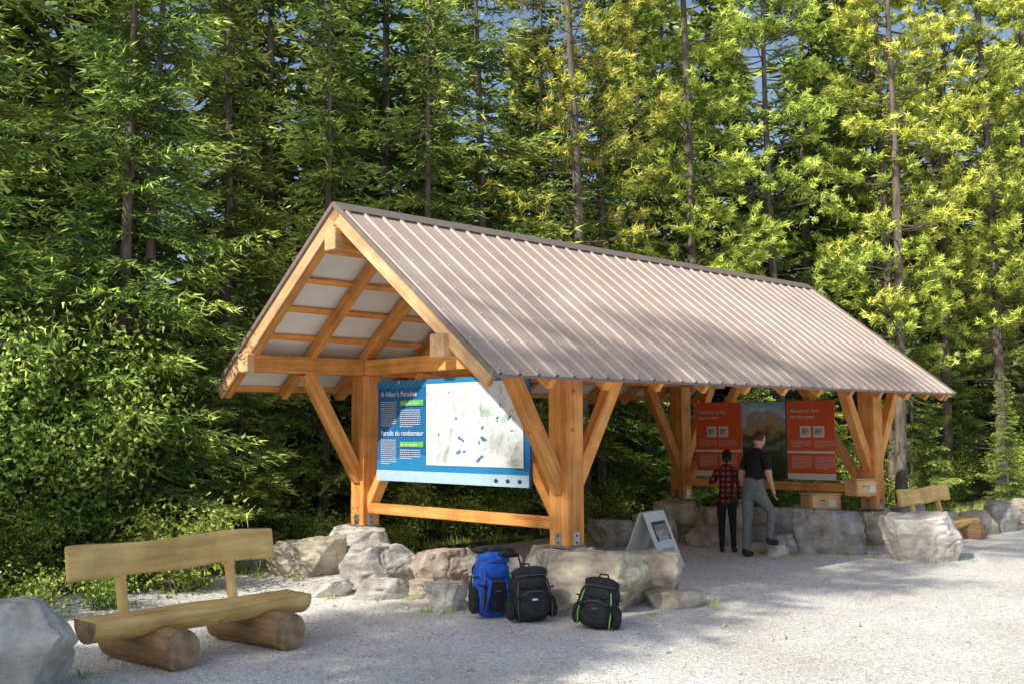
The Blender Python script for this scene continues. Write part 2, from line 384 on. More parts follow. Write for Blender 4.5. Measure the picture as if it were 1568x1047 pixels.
for i in range(n+1):
    u=W*i/n; v=.17+.20*math.sin(i/n*2.6+.5)*(1-i/n*.3)
    a=bm.verts.new((-.0245,-u,.0)); b=bm.verts.new((-.0245,-u,v))
    if prev: bm.faces.new((prev[0],a,b,prev[1]))
    prev=(a,b)
me=bpy.data.meshes.new('swoosh'); bm.to_mesh(me); bm.free(); mobj('light_swoosh',me,M_signcyan,e)
pan('footer_band',0,0,W,.14,3,M_signlight)
pan('map_border',1.04,.225,W-.09,Hh-.065,3,M_white); 
pan('trail_map',1.055,.24,W-.105,Hh-.08,4,M_map)
rl=random.Random(4); bm=bmesh.new()
for i in range(8):
    cu=rl.uniform(1.5,W-.25); cv=rl.uniform(.32,Hh-.2); ln_=rl.uniform(.02,.06); wd_=ln_*rl.uniform(.35,.6); an=rl.uniform(0,3.14)
    vs=[]
    for k in range(12):
        a=2*math.pi*k/12; rr=1+.25*rl.uniform(-1,1); x=math.cos(a)*ln_*rr; y=math.sin(a)*wd_*rr
        vs.append(bm.verts.new((-.0385,-(cu+x*math.cos(an)-y*math.sin(an)),cv+x*math.sin(an)+y*math.cos(an))))
    bm.faces.new(vs)
me=bpy.data.meshes.new('lakes'); bm.to_mesh(me); bm.free(); mobj('map_lakes',me,plain('lake_print',(.05,.20,.32)),e)
txt('title','A Hiker\'s Paradise',.09,Hh-.21,.102,M_label,3)
txt('title_french','Paradis du randonneur',.09,.60,.097,M_label,3)
lines(.09,.42,Hh-.28,13,.026,M_label,3); lines(.09,.42,.54,13,.026,M_label,3)
pan('green_tag',.50,Hh-.335,.98,Hh-.26,3,M_signgreen); txt('tag_text','Hiking the Trails',.52,Hh-.32,.055,M_label,4)
lines(.50,.92,Hh-.39,9,.027,M_label,3)
pan('green_tag',.50,.45,.98,.52,3,M_signgreen); txt('tag_text','Sur les sentiers',.52,.465,.055,M_label,4); lines(.50,.92,.41,5,.027,M_label,3)
for k in range(3): sellip('logo',(-.034,-(W-.55+k*.2),.065),(.004,.07,.05),M_dark,e,2)
for wv in (.9,2.9): beam('sign_hanger',(-.04,wv-3.363+.0,Hh-.02),(.10,wv-3.363,Hh-.02),.04,.05,M_steel,e)
e,W,Hh,pan,txt,lines=signset('regulation_sign',Lp-.16,3.303,2.33,.985,2.308)
def redsign(e,W,Hh,pan,txt,lines,t1,t2):
    box('board',(0,-W/2,Hh/2),(.03,W,Hh),M_red,e,.003)
    txt('heading',t1,.08,Hh-.2,.085,M_label,2); txt('heading_b',t2,.08,Hh-.30,.085,M_label,2)
    pan('picture',.25,Hh-.62,.45,Hh-.43,1,M_white); pan('picture_b',.50,Hh-.62,.70,Hh-.43,1,M_white)
    pan('icon',.28,Hh-.58,.42,Hh-.47,2,M_rock[1]); pan('icon_b',.53,Hh-.58,.67,Hh-.47,2,M_rock[1])
    for k in range(2): lines(.08+.43*k,.45+.43*k,Hh-.68,5,.024,M_label,1,.007)
    pan('divider',0,.44,W,.475,1,M_white)
    lines(.08,.45,.38,9,.024,M_label,1,.007); lines(.52,.88,.38,9,.024,M_label,1,.007)
    pan('footer',0,.0,W,.10,1,M_label)
redsign(e,W,Hh,pan,txt,lines,'Welcome to the','backcountry')
e,W,Hh,pan,txt,lines=signset('regulation_sign',Lp-.16,1.42,.54,.985,2.308)
redsign(e,W,Hh,pan,txt,lines,'Bienvenue dans','l\'arriere-pays')
e,W,Hh,pan,txt,lines=signset('scenic_sign',Lp-.16,2.315,1.435,.985,2.308)
box('board',(0,-W/2,Hh/2),(.03,W,Hh),M_dark,e,.003)
o=pan('mountain_picture',.01,.01,W-.01,Hh-.01,1,M_scenic)
txt('heading','Lake Trail',.1,Hh-.16,.09,M_label,2)
def wbox(name,loc,rz,d):
    e=empty(name,loc,rz); t=.022
    box('body',(0,0,0),d,M_fascia,e,.006); box('lid',(0,-.01,d[2]/2+.014),(d[0]+.03,d[1]+.05,.022),M_fascia,e,.004)
    box('label',(d[0]*.22,-d[1]/2-.004,-.02),(.12,.004,.10),M_white,e,0); box('slot',(-.05,-d[1]/2-.003,.03),(.1,.004,.012),M_dark,e,0)
    for k in (-1,1): box('corner_batten',(k*(d[0]/2-.02),-d[1]/2-.006,0),(.03,.01,d[2]-.01),M_timber,e,.002)
wbox('donation_box',LW(Lp-.40,-.02,.90),ANG-.35,(.46,.26,.25))
wbox('register_box',LW(Lp-.55,.62,.66),ANG-.5,(.55,.3,.22))
beam('box_bracket',(Lp-.3,0,.75),(Lp-.1,0,.75),.12,.03,M_timber,sh)

# ------------------------------------------------------------------ benches
def bench(name,loc,rz,sc=1):
    e=empty(name,loc,rz); e.scale=(sc,)*3
    def halflog(nm,L,r,flatz,c,mat,depth=1.0):
        bm=bmesh.new(); seg=20; rings=[]; nx=24
        for i in range(nx+1):
            x=-L/2+L*i/nx; ring=[]
            wob=1+.10*noise.noise(V((x*1.3,c[1]*5,nm.__len__())))
            for k in range(seg):
                a=2*math.pi*k/seg; y=math.cos(a)*r*wob; z=math.sin(a)*r*wob*depth
                z=min(z,flatz+.006*noise.noise(V((x*4,y*8,0))))
                ring.append(bm.verts.new((x,y,z)))
            rings.append(ring)
        for i in range(nx):
            for k in range(seg): bm.faces.new((rings[i][k],rings[i][(k+1)%seg],rings[i+1][(k+1)%seg],rings[i+1][k]))
        f1=bm.faces.new(rings[0][::-1]); f2=bm.faces.new(rings[-1]); f1.material_index=f2.material_index=1
        bmesh.ops.recalc_face_normals(bm,faces=bm.faces)
        me=bpy.data.meshes.new(nm); bm.to_mesh(me); bm.free()
        for p in me.polygons: p.use_smooth=len(p.vertices)==4
        return mobj(nm,me,mat,e,c)
    halflog('seat',2.06,.20,.035,(1.0,0,.40),[M_bench,M_end],.75)
    me=boxmesh(2.0,.07,.29,.02,2); bm=bmesh.new(); bm.from_mesh(me)
    bmesh.ops.subdivide_edges(bm,edges=[ed for ed in bm.edges if abs(ed.verts[0].co.x-ed.verts[1].co.x)>1],cuts=24)
    for v in bm.verts:
        v.co.z*=1+.20*noise.noise(V((v.co.x*1.6,3 if v.co.z>0 else 9,0)))
        v.co.z+=.035*noise.noise(V((v.co.x*.9,1,0)))
        v.co.x+=.03*noise.noise(V((v.co.z*7,v.co.x,2))) if abs(v.co.x)>.95 else 0
    me=bpy.data.meshes.new('backrest'); bm.to_mesh(me); bm.free()
    o=mobj('backrest',me,M_bench,e,(.95,.33,.86)); o.rotation_euler=(-.16,-.012,0)
    for i,x in enumerate((.42,1.48)):
        beam(f'back_support_{i}',(x,.24,.36),(x,.375,.93),.09,.07,M_bench,e,up=(1,0,0),bev=.015)
        bm=bmesh.new(); seg=22; rings=[]
        for j in range(13):
            y=-.42+j/12*1.0; r=.17*(1+.05*noise.noise(V((y*2,i*9,0)))); ring=[]
            for k in range(seg):
                a=2*math.pi*k/seg; rr=r*(1+.07*noise.noise(V((math.cos(a)*1.5,math.sin(a)*1.5,y+i*4))))
                ring.append(bm.verts.new((y,math.cos(a)*rr,math.sin(a)*rr)))
            rings.append(ring)
        for j in range(12):
            for k in range(seg): bm.faces.new((rings[j][k],rings[j][(k+1)%seg],rings[j+1][(k+1)%seg],rings[j+1][k]))
        f1=bm.faces.new(rings[0][::-1]); f2=bm.faces.new(rings[-1]); f1.material_index=f2.material_index=1
        bmesh.ops.recalc_face_normals(bm,faces=bm.faces)
        me=bpy.data.meshes.new('log'); bm.to_mesh(me); bm.free()
        for p in me.polygons: p.use_smooth=len(p.vertices)==4
        o=mobj(f'support_log_{i}',me,[M_log,M_end],e,(x+.14,0,.165)); o.rotation_euler=(0,0,math.pi/2+.1)
    return e
bench('log_bench',(-3.30,8.34,0),ANG+.03,.96)
bench('log_bench',(6.42,16.85,-.08),ANG,.93)

# ------------------------------------------------------------------ boulders
R=M_rock
rockpos=[]
def rk(x,y,w,dp,h,m,seed,rz=0,sink=.0,**k): 
    rockpos.append((x,y,w,dp))
    return rock('boulder',(x,y,h*.42-sink),(w,dp,h),R[m],seed,rz,**k)
rk(.86,11.3,1.45,1.35,.62,1,1,.2); rk(.55,12.15,1.1,1.0,.58,0,2,.9); rk(1.55,11.9,.8,.9,.54,1,3,.5)
rk(1.72,11.3,.65,.45,.18,1,4,.3); rk(-.2,12.2,.85,.7,.50,0,5,.8,); 
rk(-.85,12.75,1.05,.8,.46,2,6,.7); rk(-1.65,12.75,1.15,.9,.56,0,7,.5); rk(-2.1,14.6,1.2,1.0,.6,3,8,.5)
rk(-2.75,13.9,1.15,.8,.48,1,9,.2); rk(-3.5,14.4,.7,.6,.4,0,30,.2); rk(-.68,11.2,.50,.42,.30,3,10,.4)
rk(-1.45,12.0,.7,.45,.24,0,11,.2); rk(-2.1,12.2,.6,.5,.18,3,12,.6); rk(-1.0,12.0,.5,.35,.2,1,13,.6)
rk(4.85,16.1,1.25,1.0,.66,0,14,.3); rk(5.8,15.2,1.25,1.0,.68,3,15,.1); rk(5.85,17.3,1.0,1.0,.56,1,16,.6)
rk(4.0,15.95,.6,.6,.30,0,17,.4); rk(3.5,17.5,1.2,.9,.62,1,18,.5); rk(2.75,18.1,1.0,.9,.66,1,19,.2)
rk(2.3,17.3,.9,.7,.5,1,20,.2); rk(4.3,17.6,1.2,.9,.6,0,21,.2); rk(3.1,17.0,.6,.6,.36,2,22,.9); rk(1.6,16.9,.8,.7,.45,0,33,.4)
rk(8.1,18.7,.7,.6,.42,1,23,.2); rk(8.8,19.2,.9,.7,.52,0,24,.6); rk(9.8,20.2,1.0,.8,.5,2,25,.1); rk(7.5,20.2,.8,.7,.45,0,26,.1)
rk(-3.82,7.9,1.25,.95,.70,3,27,.2); rk(5.2,18.2,1.,.8,.55,0,28,.3)

# ------------------------------------------------------------------ sandwich board
ab=empty('sandwich_board',(1.88,14.45,0),math.atan2(.83,.55)-0); ab.scale=(1.06,1.06,1.03)
hgt,spr=.72,.31
for k in (-1,1):
    a=V((0,k*spr,0.0)); b=V((0,k*.02,hgt))
    X=V((1,0,0)); Zv=(b-a); Lh=Zv.length; Zn=Zv.normalized(); Y=Zn.cross(X)
    me=boxmesh(.58,.018,Lh,.003); o=mobj('panel',me,M_white,ab)
    o.matrix_local=Matrix.Translation((a+b)/2)@Matrix((X,Y,Zn)).transposed().to_4x4()
    sgn=-1 if Y.y*k<0 else 1
    for nm,c,d,m in (('poster',(0,sgn*.0115,.12),(.40,.004,.26),M_dark),('poster_photo',(0,sgn*.015,.14),(.34,.004,.14),M_rock[0]),('arrow',(.0,sgn*.0115,-.14),(.34,.004,.05),M_rock[3])):
        q=mobj(nm,boxmesh(*d,bev=0),m,o,c)
    for j in range(4): mobj('text_line',boxmesh(.32-.05*(j%2),.003,.012,bev=0),M_label,o,(0,sgn*.0155,.055-j*.02))
box('hinge',(0,0,hgt+.004),(.5,.05,.02),M_steel,ab,.003)

# ------------------------------------------------------------------ backpacks
def backpack(name,loc,rz,w,d,h,mat,trim,kind):
    e=empty(name,loc,rz)
    sellip('body',(0,0,h*.5),(w,d,h*1.0),mat,e,2.9,.22,wob=.14,seed=w*9)
    sellip('lid',(0.01,.0,h*.90),(w*.80,d*.9,h*.24),mat,e,2.5,.1,wob=.14,seed=3)
    sellip('front_pocket',(0,-d*.42,h*.34),(w*.72,d*.42,h*.52),M_black if kind!='black' else mat,e,2.7,.16,wob=.16,seed=5)
    sellip('upper_pocket',(0,-d*.38,h*.70),(w*.60,d*.30,h*.24),mat,e,2.6,.15,wob=.14,seed=6)
    for k in (-1,1):
        sellip('side_pocket',(k*w*.45,-.01,h*.26),(w*.22,d*.6,h*.42),M_black,e,2.4,.1,wob=.18,seed=k)
        tube('side_strap',[(k*w*.46,-d*.42,h*.62),(k*w*.50,0,h*.60),(k*w*.46,d*.4,h*.63)],.008,M_blackg,e,6)
        tr=trim if (kind=='day' or (kind=='blue' and k==1)) else M_grey
        tube('piping',[(k*w*.36,-d*.50,h*.06),(k*w*.37,-d*.60,h*.28),(k*w*.35,-d*.55,h*.52),(k*w*.30,-d*.46,h*.74)],.006,tr,e,6)
        tube('shoulder_strap',[(k*w*.2,d*.42,h*.9),(k*w*.3,d*.62,h*.75),(k*w*.34,d*.72,h*.45),(k*w*.36,d*.5,h*.12)],.022,M_black,e,8,.4)
        tube('compression_strap',[(k*w*.46,-d*.30,h*.50),(k*w*.38,-d*.52,h*.48),(k*w*.30,-d*.62,h*.44)],.007,M_blackg,e,6)
        sellip('buckle',(k*w*.34,-d*.60,h*.46),(.028,.02,.04),M_blackg,e,4,sub=2)
    tube('haul_loop',[(-.05,d*.30,h*.98),(-.035,d*.34,h*1.07),(.035,d*.34,h*1.07),(.05,d*.30,h*.98)],.010,M_blackg,e,6)
    tube('pocket_zip',[(-w*.28,-d*.62,h*.50),(-w*.1,-d*.66,h*.55),(w*.1,-d*.66,h*.55),(w*.28,-d*.62,h*.50)],.005,M_grey,e,6)
    tube('lid_zip',[(-w*.36,-d*.40,h*.84),(0,-d*.50,h*.85),(w*.36,-d*.40,h*.84)],.005,M_grey,e,6)
    sellip('logo_patch',(0,-d*.635,h*.40),(.06,.01,.022),M_label if kind=='black' else M_grey,e,4,sub=2)
    if kind=='blue':
        for k in (-1,1):
            tube('blue_panel',[(k*w*.25,-d*.55,h*.08),(k*w*.26,-d*.63,h*.32),(k*w*.22,-d*.56,h*.56)],.035,M_blue,e,10,.5)
        sellip('packed_jacket',(.03,0,h*1.03),(w*.95,.16,.10),M_black,e,2.2,wob=.3)
        sellip('green_toggle',(w*.28,-d*.62,h*.08),(.05,.03,.04),trim,e,3,sub=2)
        sellip('hip_belt',(w*.34,-d*.30,h*.96),(w*.6,.10,.06),M_black,e,2.3,rz=.3,wob=.25)
        tube('loose_strap',[(w*.2,-d*.4,h*.95),(w*.5,-d*.5,h*.98),(w*.60,-d*.45,h*.8),(w*.56,-d*.4,h*.5)],.012,M_black,e,6,.4)
    return e
b=backpack('blue_backpack',(-.22,10.75,.0),.45,.44,.28,.64,M_blue,M_green,'blue'); b.rotation_euler=(-.13,.07,.45)
b=backpack('black_backpack',(.18,10.5,.0),-.1,.46,.30,.52,M_black,M_label,'black'); b.rotation_euler=(-.16,-.04,.25)
b=backpack('black_daypack',(.77,10.12,.0),-.5,.42,.27,.47,M_black,M_green,'day'); b.rotation_euler=(-.14,.12,-.3)

# ------------------------------------------------------------------ people
def skinmesh(nm,verts,edges,roots,parent,segm=None,mats=None,sub=2):
    me=bpy.data.meshes.new(nm); me.from_pydata([v[0] for v in verts],edges,[]); me.update()
    o=bpy.data.objects.new(nm+'_tmp',me); COL.objects.link(o)
    o.modifiers.new('skin','SKIN'); 
    sv=me.skin_vertices[0].data
    for i,v in enumerate(verts):
        sv[i].radius=(v[1],v[2]); sv[i].use_root=i in roots
    m=o.modifiers.new('ss','SUBSURF'); m.levels=sub; m.render_levels=sub
    bpy.context.view_layer.update()
    dg=bpy.context.evaluated_depsgraph_get()
    nm2=bpy.data.meshes.new_from_object(o.evaluated_get(dg))
    bpy.data.objects.remove(o)
    r=mobj(nm,nm2,mats,parent,(0,0,0),True)
    if segm:
        P=[V(v[0]) for v in verts]
        for f in nm2.polygons:
            c=f.center; best=None
            for (a,b),mi in zip(edges,segm):
                A=P[a];B=P[b];ab_=B-A;t=max(0,min(1,(c-A).dot(ab_)/ab_.length_squared)); d=(c-(A+ab_*t)).length-(verts[a][1]*(1-t)+verts[b][1]*t)
                if best is None or d<best[0]: best=(d,mi)
            f.material_index=best[1]
    return r
def hand(parent,wrist,dirv,side,curl=.5):
    D=V(dirv).normalized(); Sd=V(side).normalized(); Nn=D.cross(Sd).normalized()
    W0=V(wrist); vs=[];es=[];roots=[]
    lens=[.062,.075,.080,.072]
    for i in range(4):
        base=W0+D*.085+Sd*(-.030+.020*i); n0=len(vs)
        roots.append(n0)
        vs.append((base-D*.03,.010,.010)); p=base.copy(); vs.append((p.copy(),.010,.010)); d=D.copy()
        for j in range(3):
            d=(d+Nn*curl*.45).normalized(); p=p+d*lens[i]*(.45,.32,.23)[j]; vs.append((p.copy(),.0085-.001*j,.0085-.001*j))
        for j in range(4): es.append((n0+j,n0+j+1))
    n0=len(vs); roots.append(n0); p=W0+D*.03+Sd*.03; vs.append((p.copy(),.012,.012)); d=(D*.7+Sd*.8).normalized()
    for j in range(3):
        p=p+d*.03; d=(d+D*.4+Nn*.2).normalized(); vs.append((p.copy(),.011-.001*j,.011-.001*j)); es.append((n0+j,n0+j+1))
    skinmesh('fingers',vs,es,roots,parent,mats=[M_skin],sub=1)
def person(name,loc,rz,J,segs,mats,hands,hair,headc,look=0,hl='short',lean=0):
    e=empty(name,loc,rz)
    def ln(p): p=V(p); p.y+=max(0,p.z-.97)*lean; return p
    J={k:(ln(v[0]),v[1],v[2]) for k,v in J.items()}; headc=ln(headc)
    keys=list(J); verts=[(J[k][0],J[k][1],J[k][2]) for k in keys]
    ed=[(keys.index(a),keys.index(b)) for a,b,_ in segs]
    skinmesh('body',verts,ed,[keys.index('pelvis')],e,[m for _,_,m in segs],mats)
    for h in hands: hand(e,ln(h[0]),*h[1:])
    h=empty('head',V(headc),look,e); h.rotation_euler=(-lean*.8,0,look)
    bm=bmesh.new(); bmesh.ops.create_icosphere(bm,subdivisions=4,radius=1)
    for v in bm.verts:
        p=v.co.copy(); x,y,z=p
        wx=.076*(1-.22*max(0,-z)); wy=.096*(1-.10*max(0,-z)); q=V((x*wx,y*wy,z*.115))
        if z<-.2 and y>0: q.y+=.012*(-z)
        if y>.75:
            q.y+=.020*math.exp(-((x*.08)**2)/.00012)*math.exp(-((z*.115+.012)**2)/.00045)
            q.y-=.007*math.exp(-((abs(x)*.08-.03)**2)/.00012)*math.exp(-((z*.115-.012)**2)/.00012)
            q.y+=.005*math.exp(-(x*.08)**2/.0004)*math.exp(-((z*.115+.05)**2)/.00008)
        v.co=q
    me=bpy.data.meshes.new('face'); bm.to_mesh(me); bm.free(); mobj('face',me,M_skin,h,smooth=True)
    for k in (-1,1):
        sellip('ear',(k*.077,-.005,-.008),(.018,.036,.06),M_skin,h,2,sub=2)
        sellip('eye',(k*.031,.083,.012),(.024,.014,.013),M_dark,h,2,sub=2)
        sellip('eyebrow',(k*.031,.091,.034),(.036,.01,.007),hair,h,2,sub=2)
    sellip('mouth',(0,.094,-.05),(.045,.010,.012),M_lips,h,2,sub=2)
    bm=bmesh.new(); bmesh.ops.create_icosphere(bm,subdivisions=4,radius=1)
    for v in bm.verts:
        x,y,z=v.co; k=1+.05*noise.noise(v.co*7)
        q=V((x*.086*k,y*.106*k,z*.125*k+.004))
        if y>.15 and z<.55: q*=.78
        if z<-.25: q=V((q.x*.82,q.y*.82,q.z*.75)) if hl=='short' else q
        v.co=q
    me=bpy.data.meshes.new('hair'); bm.to_mesh(me); bm.free(); mobj('hair',me,hair,h,smooth=True)
    if hl=='long':
        tube('long_hair',[(0,-.07,.03),(0,-.10,-.06),(0,-.105,-.16),(0,-.09,-.27),(0,-.085,-.33)],[.06,.072,.066,.045,.012],hair,h,14,.55)
    return e
J={'pelvis':((0,0,.97),.150,.112),'waist':((0,.01,1.12),.145,.105),'chest':((0,.02,1.32),.175,.12),'neckb':((0,.01,1.47),.10,.08),'neck':((0,.025,1.55),.056,.056),'headb':((0,.04,1.64),.05,.05),
 'shL':((-.17,.01,1.43),.072,.07),'elL':((-.24,.0,1.14),.046,.046),'wrL':((-.22,.12,.92),.030,.03),'paL':((-.21,.15,.86),.034,.022),
 'slL':((-.21,.005,1.26),.062,.062),'shR':((.17,.01,1.43),.072,.07),'slR':((.21,.01,1.26),.062,.062),'elR':((.25,.01,1.15),.046,.046),'wrR':((.23,.16,.95),.030,.03),'paR':((.21,.21,.90),.034,.022),
 'hpL':((-.09,-.01,.90),.105,.105),'knL':((-.11,-.02,.50),.070,.068),'anL':((-.12,-.06,.11),.052,.052),'heL':((-.12,-.09,.045),.045,.04),'toL':((-.13,.14,.035),.042,.032),
 'hpR':((.10,.02,.90),.106,.106),'knR':((.14,.24,.62),.072,.070),'anR':((.15,.15,.27),.052,.052),'heR':((.15,.12,.215),.045,.04),'toR':((.16,.35,.20),.042,.032)}
segs=[('pelvis','waist',1),('waist','chest',0),('chest','neckb',0),('neckb','neck',2),('neck','headb',2),
 ('neckb','shL',0),('shL','slL',0),('slL','elL',2),('elL','wrL',2),('wrL','paL',2),('neckb','shR',0),('shR','slR',0),('slR','elR',2),('elR','wrR',2),('wrR','paR',2),
 ('pelvis','hpL',1),('hpL','knL',1),('knL','anL',1),('anL','heL',3),('heL','toL',3),('pelvis','hpR',1),('hpR','knR',1),('knR','anR',1),('anR','heR',3),('heR','toR',3)]
person('man',(3.48,15.40,0),-.85,J,segs,[M_tee,M_jeans,M_skin,M_black],
  [((-.217,.13,.90),(.05,.35,-.9),(0,1,.3),.5),((.22,.18,.93),(-.2,.6,-.7),(-.6,.6,.3),.5)],M_hair2,(0,.05,1.685),-.25,lean=.17)
rk(3.88,15.66,.42,.36,.17,3,41,.5)
J2={'pelvis':((0,0,.92),.15,.11),'waist':((0,.01,1.06),.125,.10),'chest':((0,.03,1.26),.155,.115),'neckb':((0,.02,1.42),.09,.075),'neck':((0,.05,1.50),.05,.05),'headb':((0,.08,1.57),.045,.045),
 'shL':((-.155,.02,1.38),.068,.066),'elL':((-.27,.06,1.16),.055,.055),'wrL':((-.16,.24,1.30),.038,.038),'paL':((-.12,.27,1.36),.032,.022),
 'shR':((.155,.02,1.38),.068,.066),'elR':((.22,.0,1.12),.055,.055),'wrR':((.21,.12,.92),.038,.038),'paR':((.20,.15,.85),.032,.022),
 'hpL':((-.085,0,.84),.10,.10),'knL':((-.09,.01,.48),.064,.064),'anL':((-.09,-.03,.10),.046,.046),'heL':((-.09,-.06,.045),.042,.038),'toL':((-.10,.14,.035),.038,.03),
 'hpR':((.085,0,.84),.10,.10),'knR':((.09,.04,.48),.064,.064),'anR':((.10,.03,.10),.046,.046),'heR':((.10,.0,.045),.042,.038),'toR':((.12,.20,.035),.038,.03)}
segs2=[('pelvis','waist',0),('waist','chest',0),('chest','neckb',0),('neckb','neck',2),('neck','headb',2),
 ('neckb','shL',0),('shL','elL',0),('elL','wrL',0),('wrL','paL',2),('neckb','shR',0),('shR','elR',0),('elR','wrR',0),('wrR','paR',2),
 ('pelvis','hpL',1),('hpL','knL',1),('knL','anL',1),('anL','heL',3),('heL','toL',3),('pelvis','hpR',1),('hpR','knR',1),('knR','anR',1),('anR','heR',3),('heR','toR',3)]
p=person('woman',(3.20,15.95,0),-.35,J2,segs2,[M_plaid,M_legg,M_skin,M_black],
  [((-.13,.26,1.34),(.3,.3,.9),(1,0,0),.6),((.20,.14,.87),(0,.2,-1),(0,1,0),.5)],M_hair,(0,.10,1.625),.1,'long',lean=.08)
p.scale=(.88,.88,.88)

# ------------------------------------------------------------------ foliage
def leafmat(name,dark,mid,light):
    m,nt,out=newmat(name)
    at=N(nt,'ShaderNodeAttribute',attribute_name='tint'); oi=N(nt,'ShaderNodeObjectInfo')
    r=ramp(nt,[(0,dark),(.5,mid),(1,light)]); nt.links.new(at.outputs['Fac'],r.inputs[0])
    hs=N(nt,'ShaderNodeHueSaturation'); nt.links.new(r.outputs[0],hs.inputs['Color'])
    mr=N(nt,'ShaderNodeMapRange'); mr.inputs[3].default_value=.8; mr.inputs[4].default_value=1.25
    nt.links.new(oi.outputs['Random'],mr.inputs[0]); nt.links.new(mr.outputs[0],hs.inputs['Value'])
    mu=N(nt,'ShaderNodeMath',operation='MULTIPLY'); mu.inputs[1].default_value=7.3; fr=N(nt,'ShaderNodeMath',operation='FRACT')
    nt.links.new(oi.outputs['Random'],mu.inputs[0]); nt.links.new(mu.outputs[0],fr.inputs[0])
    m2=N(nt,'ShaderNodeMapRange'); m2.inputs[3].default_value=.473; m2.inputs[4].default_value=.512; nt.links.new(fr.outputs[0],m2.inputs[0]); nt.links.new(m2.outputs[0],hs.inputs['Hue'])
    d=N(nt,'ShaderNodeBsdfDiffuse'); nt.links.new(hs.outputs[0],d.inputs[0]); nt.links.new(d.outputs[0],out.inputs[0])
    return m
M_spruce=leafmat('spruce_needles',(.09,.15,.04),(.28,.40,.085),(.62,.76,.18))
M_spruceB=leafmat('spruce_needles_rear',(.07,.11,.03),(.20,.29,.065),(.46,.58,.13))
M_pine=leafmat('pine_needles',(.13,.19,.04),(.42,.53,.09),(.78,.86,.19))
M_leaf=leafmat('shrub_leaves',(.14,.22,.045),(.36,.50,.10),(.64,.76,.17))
M_bark=noisy('bark',[(.3,(.07,.055,.045)),(.6,(.20,.165,.13)),(.8,(.32,.28,.24))],scale=(6,6,1.5),nscale=1.5,detail=3,bump=.6,bdist=.03,rough=.95)
def buildtree(name,leaves,wood,leafm):
    P=np.concatenate([l[0] for l in leaves]); D=np.concatenate([l[1] for l in leaves]); ln=np.concatenate([l[2] for l in leaves]); wd=np.concatenate([l[3] for l in leaves]); ti=np.concatenate([l[4] for l in leaves])
    rng=np.random.default_rng(len(P)); n=len(P)
    D/=np.linalg.norm(D,axis=1)[:,None]+1e-9
    rv=rng.normal(size=(n,3)); rv[:,2]*=.6; Sx=np.cross(D,rv); Sx/=np.linalg.norm(Sx,axis=1)[:,None]+1e-9
    v=np.empty((n,3,3)); v[:,0]=P+Sx*(wd/2)[:,None]; v[:,1]=P-Sx*(wd/2)[:,None]; v[:,2]=P+D*ln[:,None]
    verts=[v.reshape(-1,3)]; off=n*3; tint=[np.repeat(ti,3)]; wf=[]
    for pts,rad,seg in wood:
        m=len(pts); t=np.gradient(pts,axis=0); t/=np.linalg.norm(t,axis=1)[:,None]+1e-9
        ref=np.array([0,0,1.]) if abs(t[0,2])<.8 else np.array([1.,0,0]); a=np.cross(t,ref); a/=np.linalg.norm(a,axis=1)[:,None]; b=np.cross(t,a)
        ang=np.arange(seg)*2*math.pi/seg
        ring=pts[:,None]+rad[:,None,None]*(a[:,None]*np.cos(ang)[None,:,None]+b[:,None]*np.sin(ang)[None,:,None])
        verts.append(ring.reshape(-1,3)); i=np.arange(m-1)[:,None]*seg; kk=np.arange(seg)[None]; k2=(kk+1)%seg
        f=np.stack([i+kk,i+k2,i+seg+k2,i+seg+kk],-1).reshape(-1,4)+off; wf.append(f); off+=m*seg; tint.append(np.zeros(m*seg))
    vv=np.concatenate(verts); wf=np.concatenate(wf); tt=np.concatenate(tint)
    loops=np.concatenate([np.arange(n*3),wf.ravel()]); starts=np.concatenate([np.arange(n)*3,n*3+np.arange(len(wf))*4])
    me=bpy.data.meshes.new(name); me.vertices.add(len(vv)); me.vertices.foreach_set('co',vv.astype(np.float32).ravel())
    me.loops.add(len(loops)); me.loops.foreach_set('vertex_index',loops.astype(np.int32))
    me.polygons.add(len(starts)); me.polygons.foreach_set('loop_start',starts.astype(np.int32))
    mi=np.zeros(len(starts),dtype=np.int32); mi[n:]=1; me.materials.append(leafm); me.materials.append(M_bark); me.polygons.foreach_set('material_index',mi)
    a=me.attributes.new('tint','FLOAT','POINT'); a.data.foreach_set('value',tt.astype(np.float32))
    me.update(calc_edges=True); return me
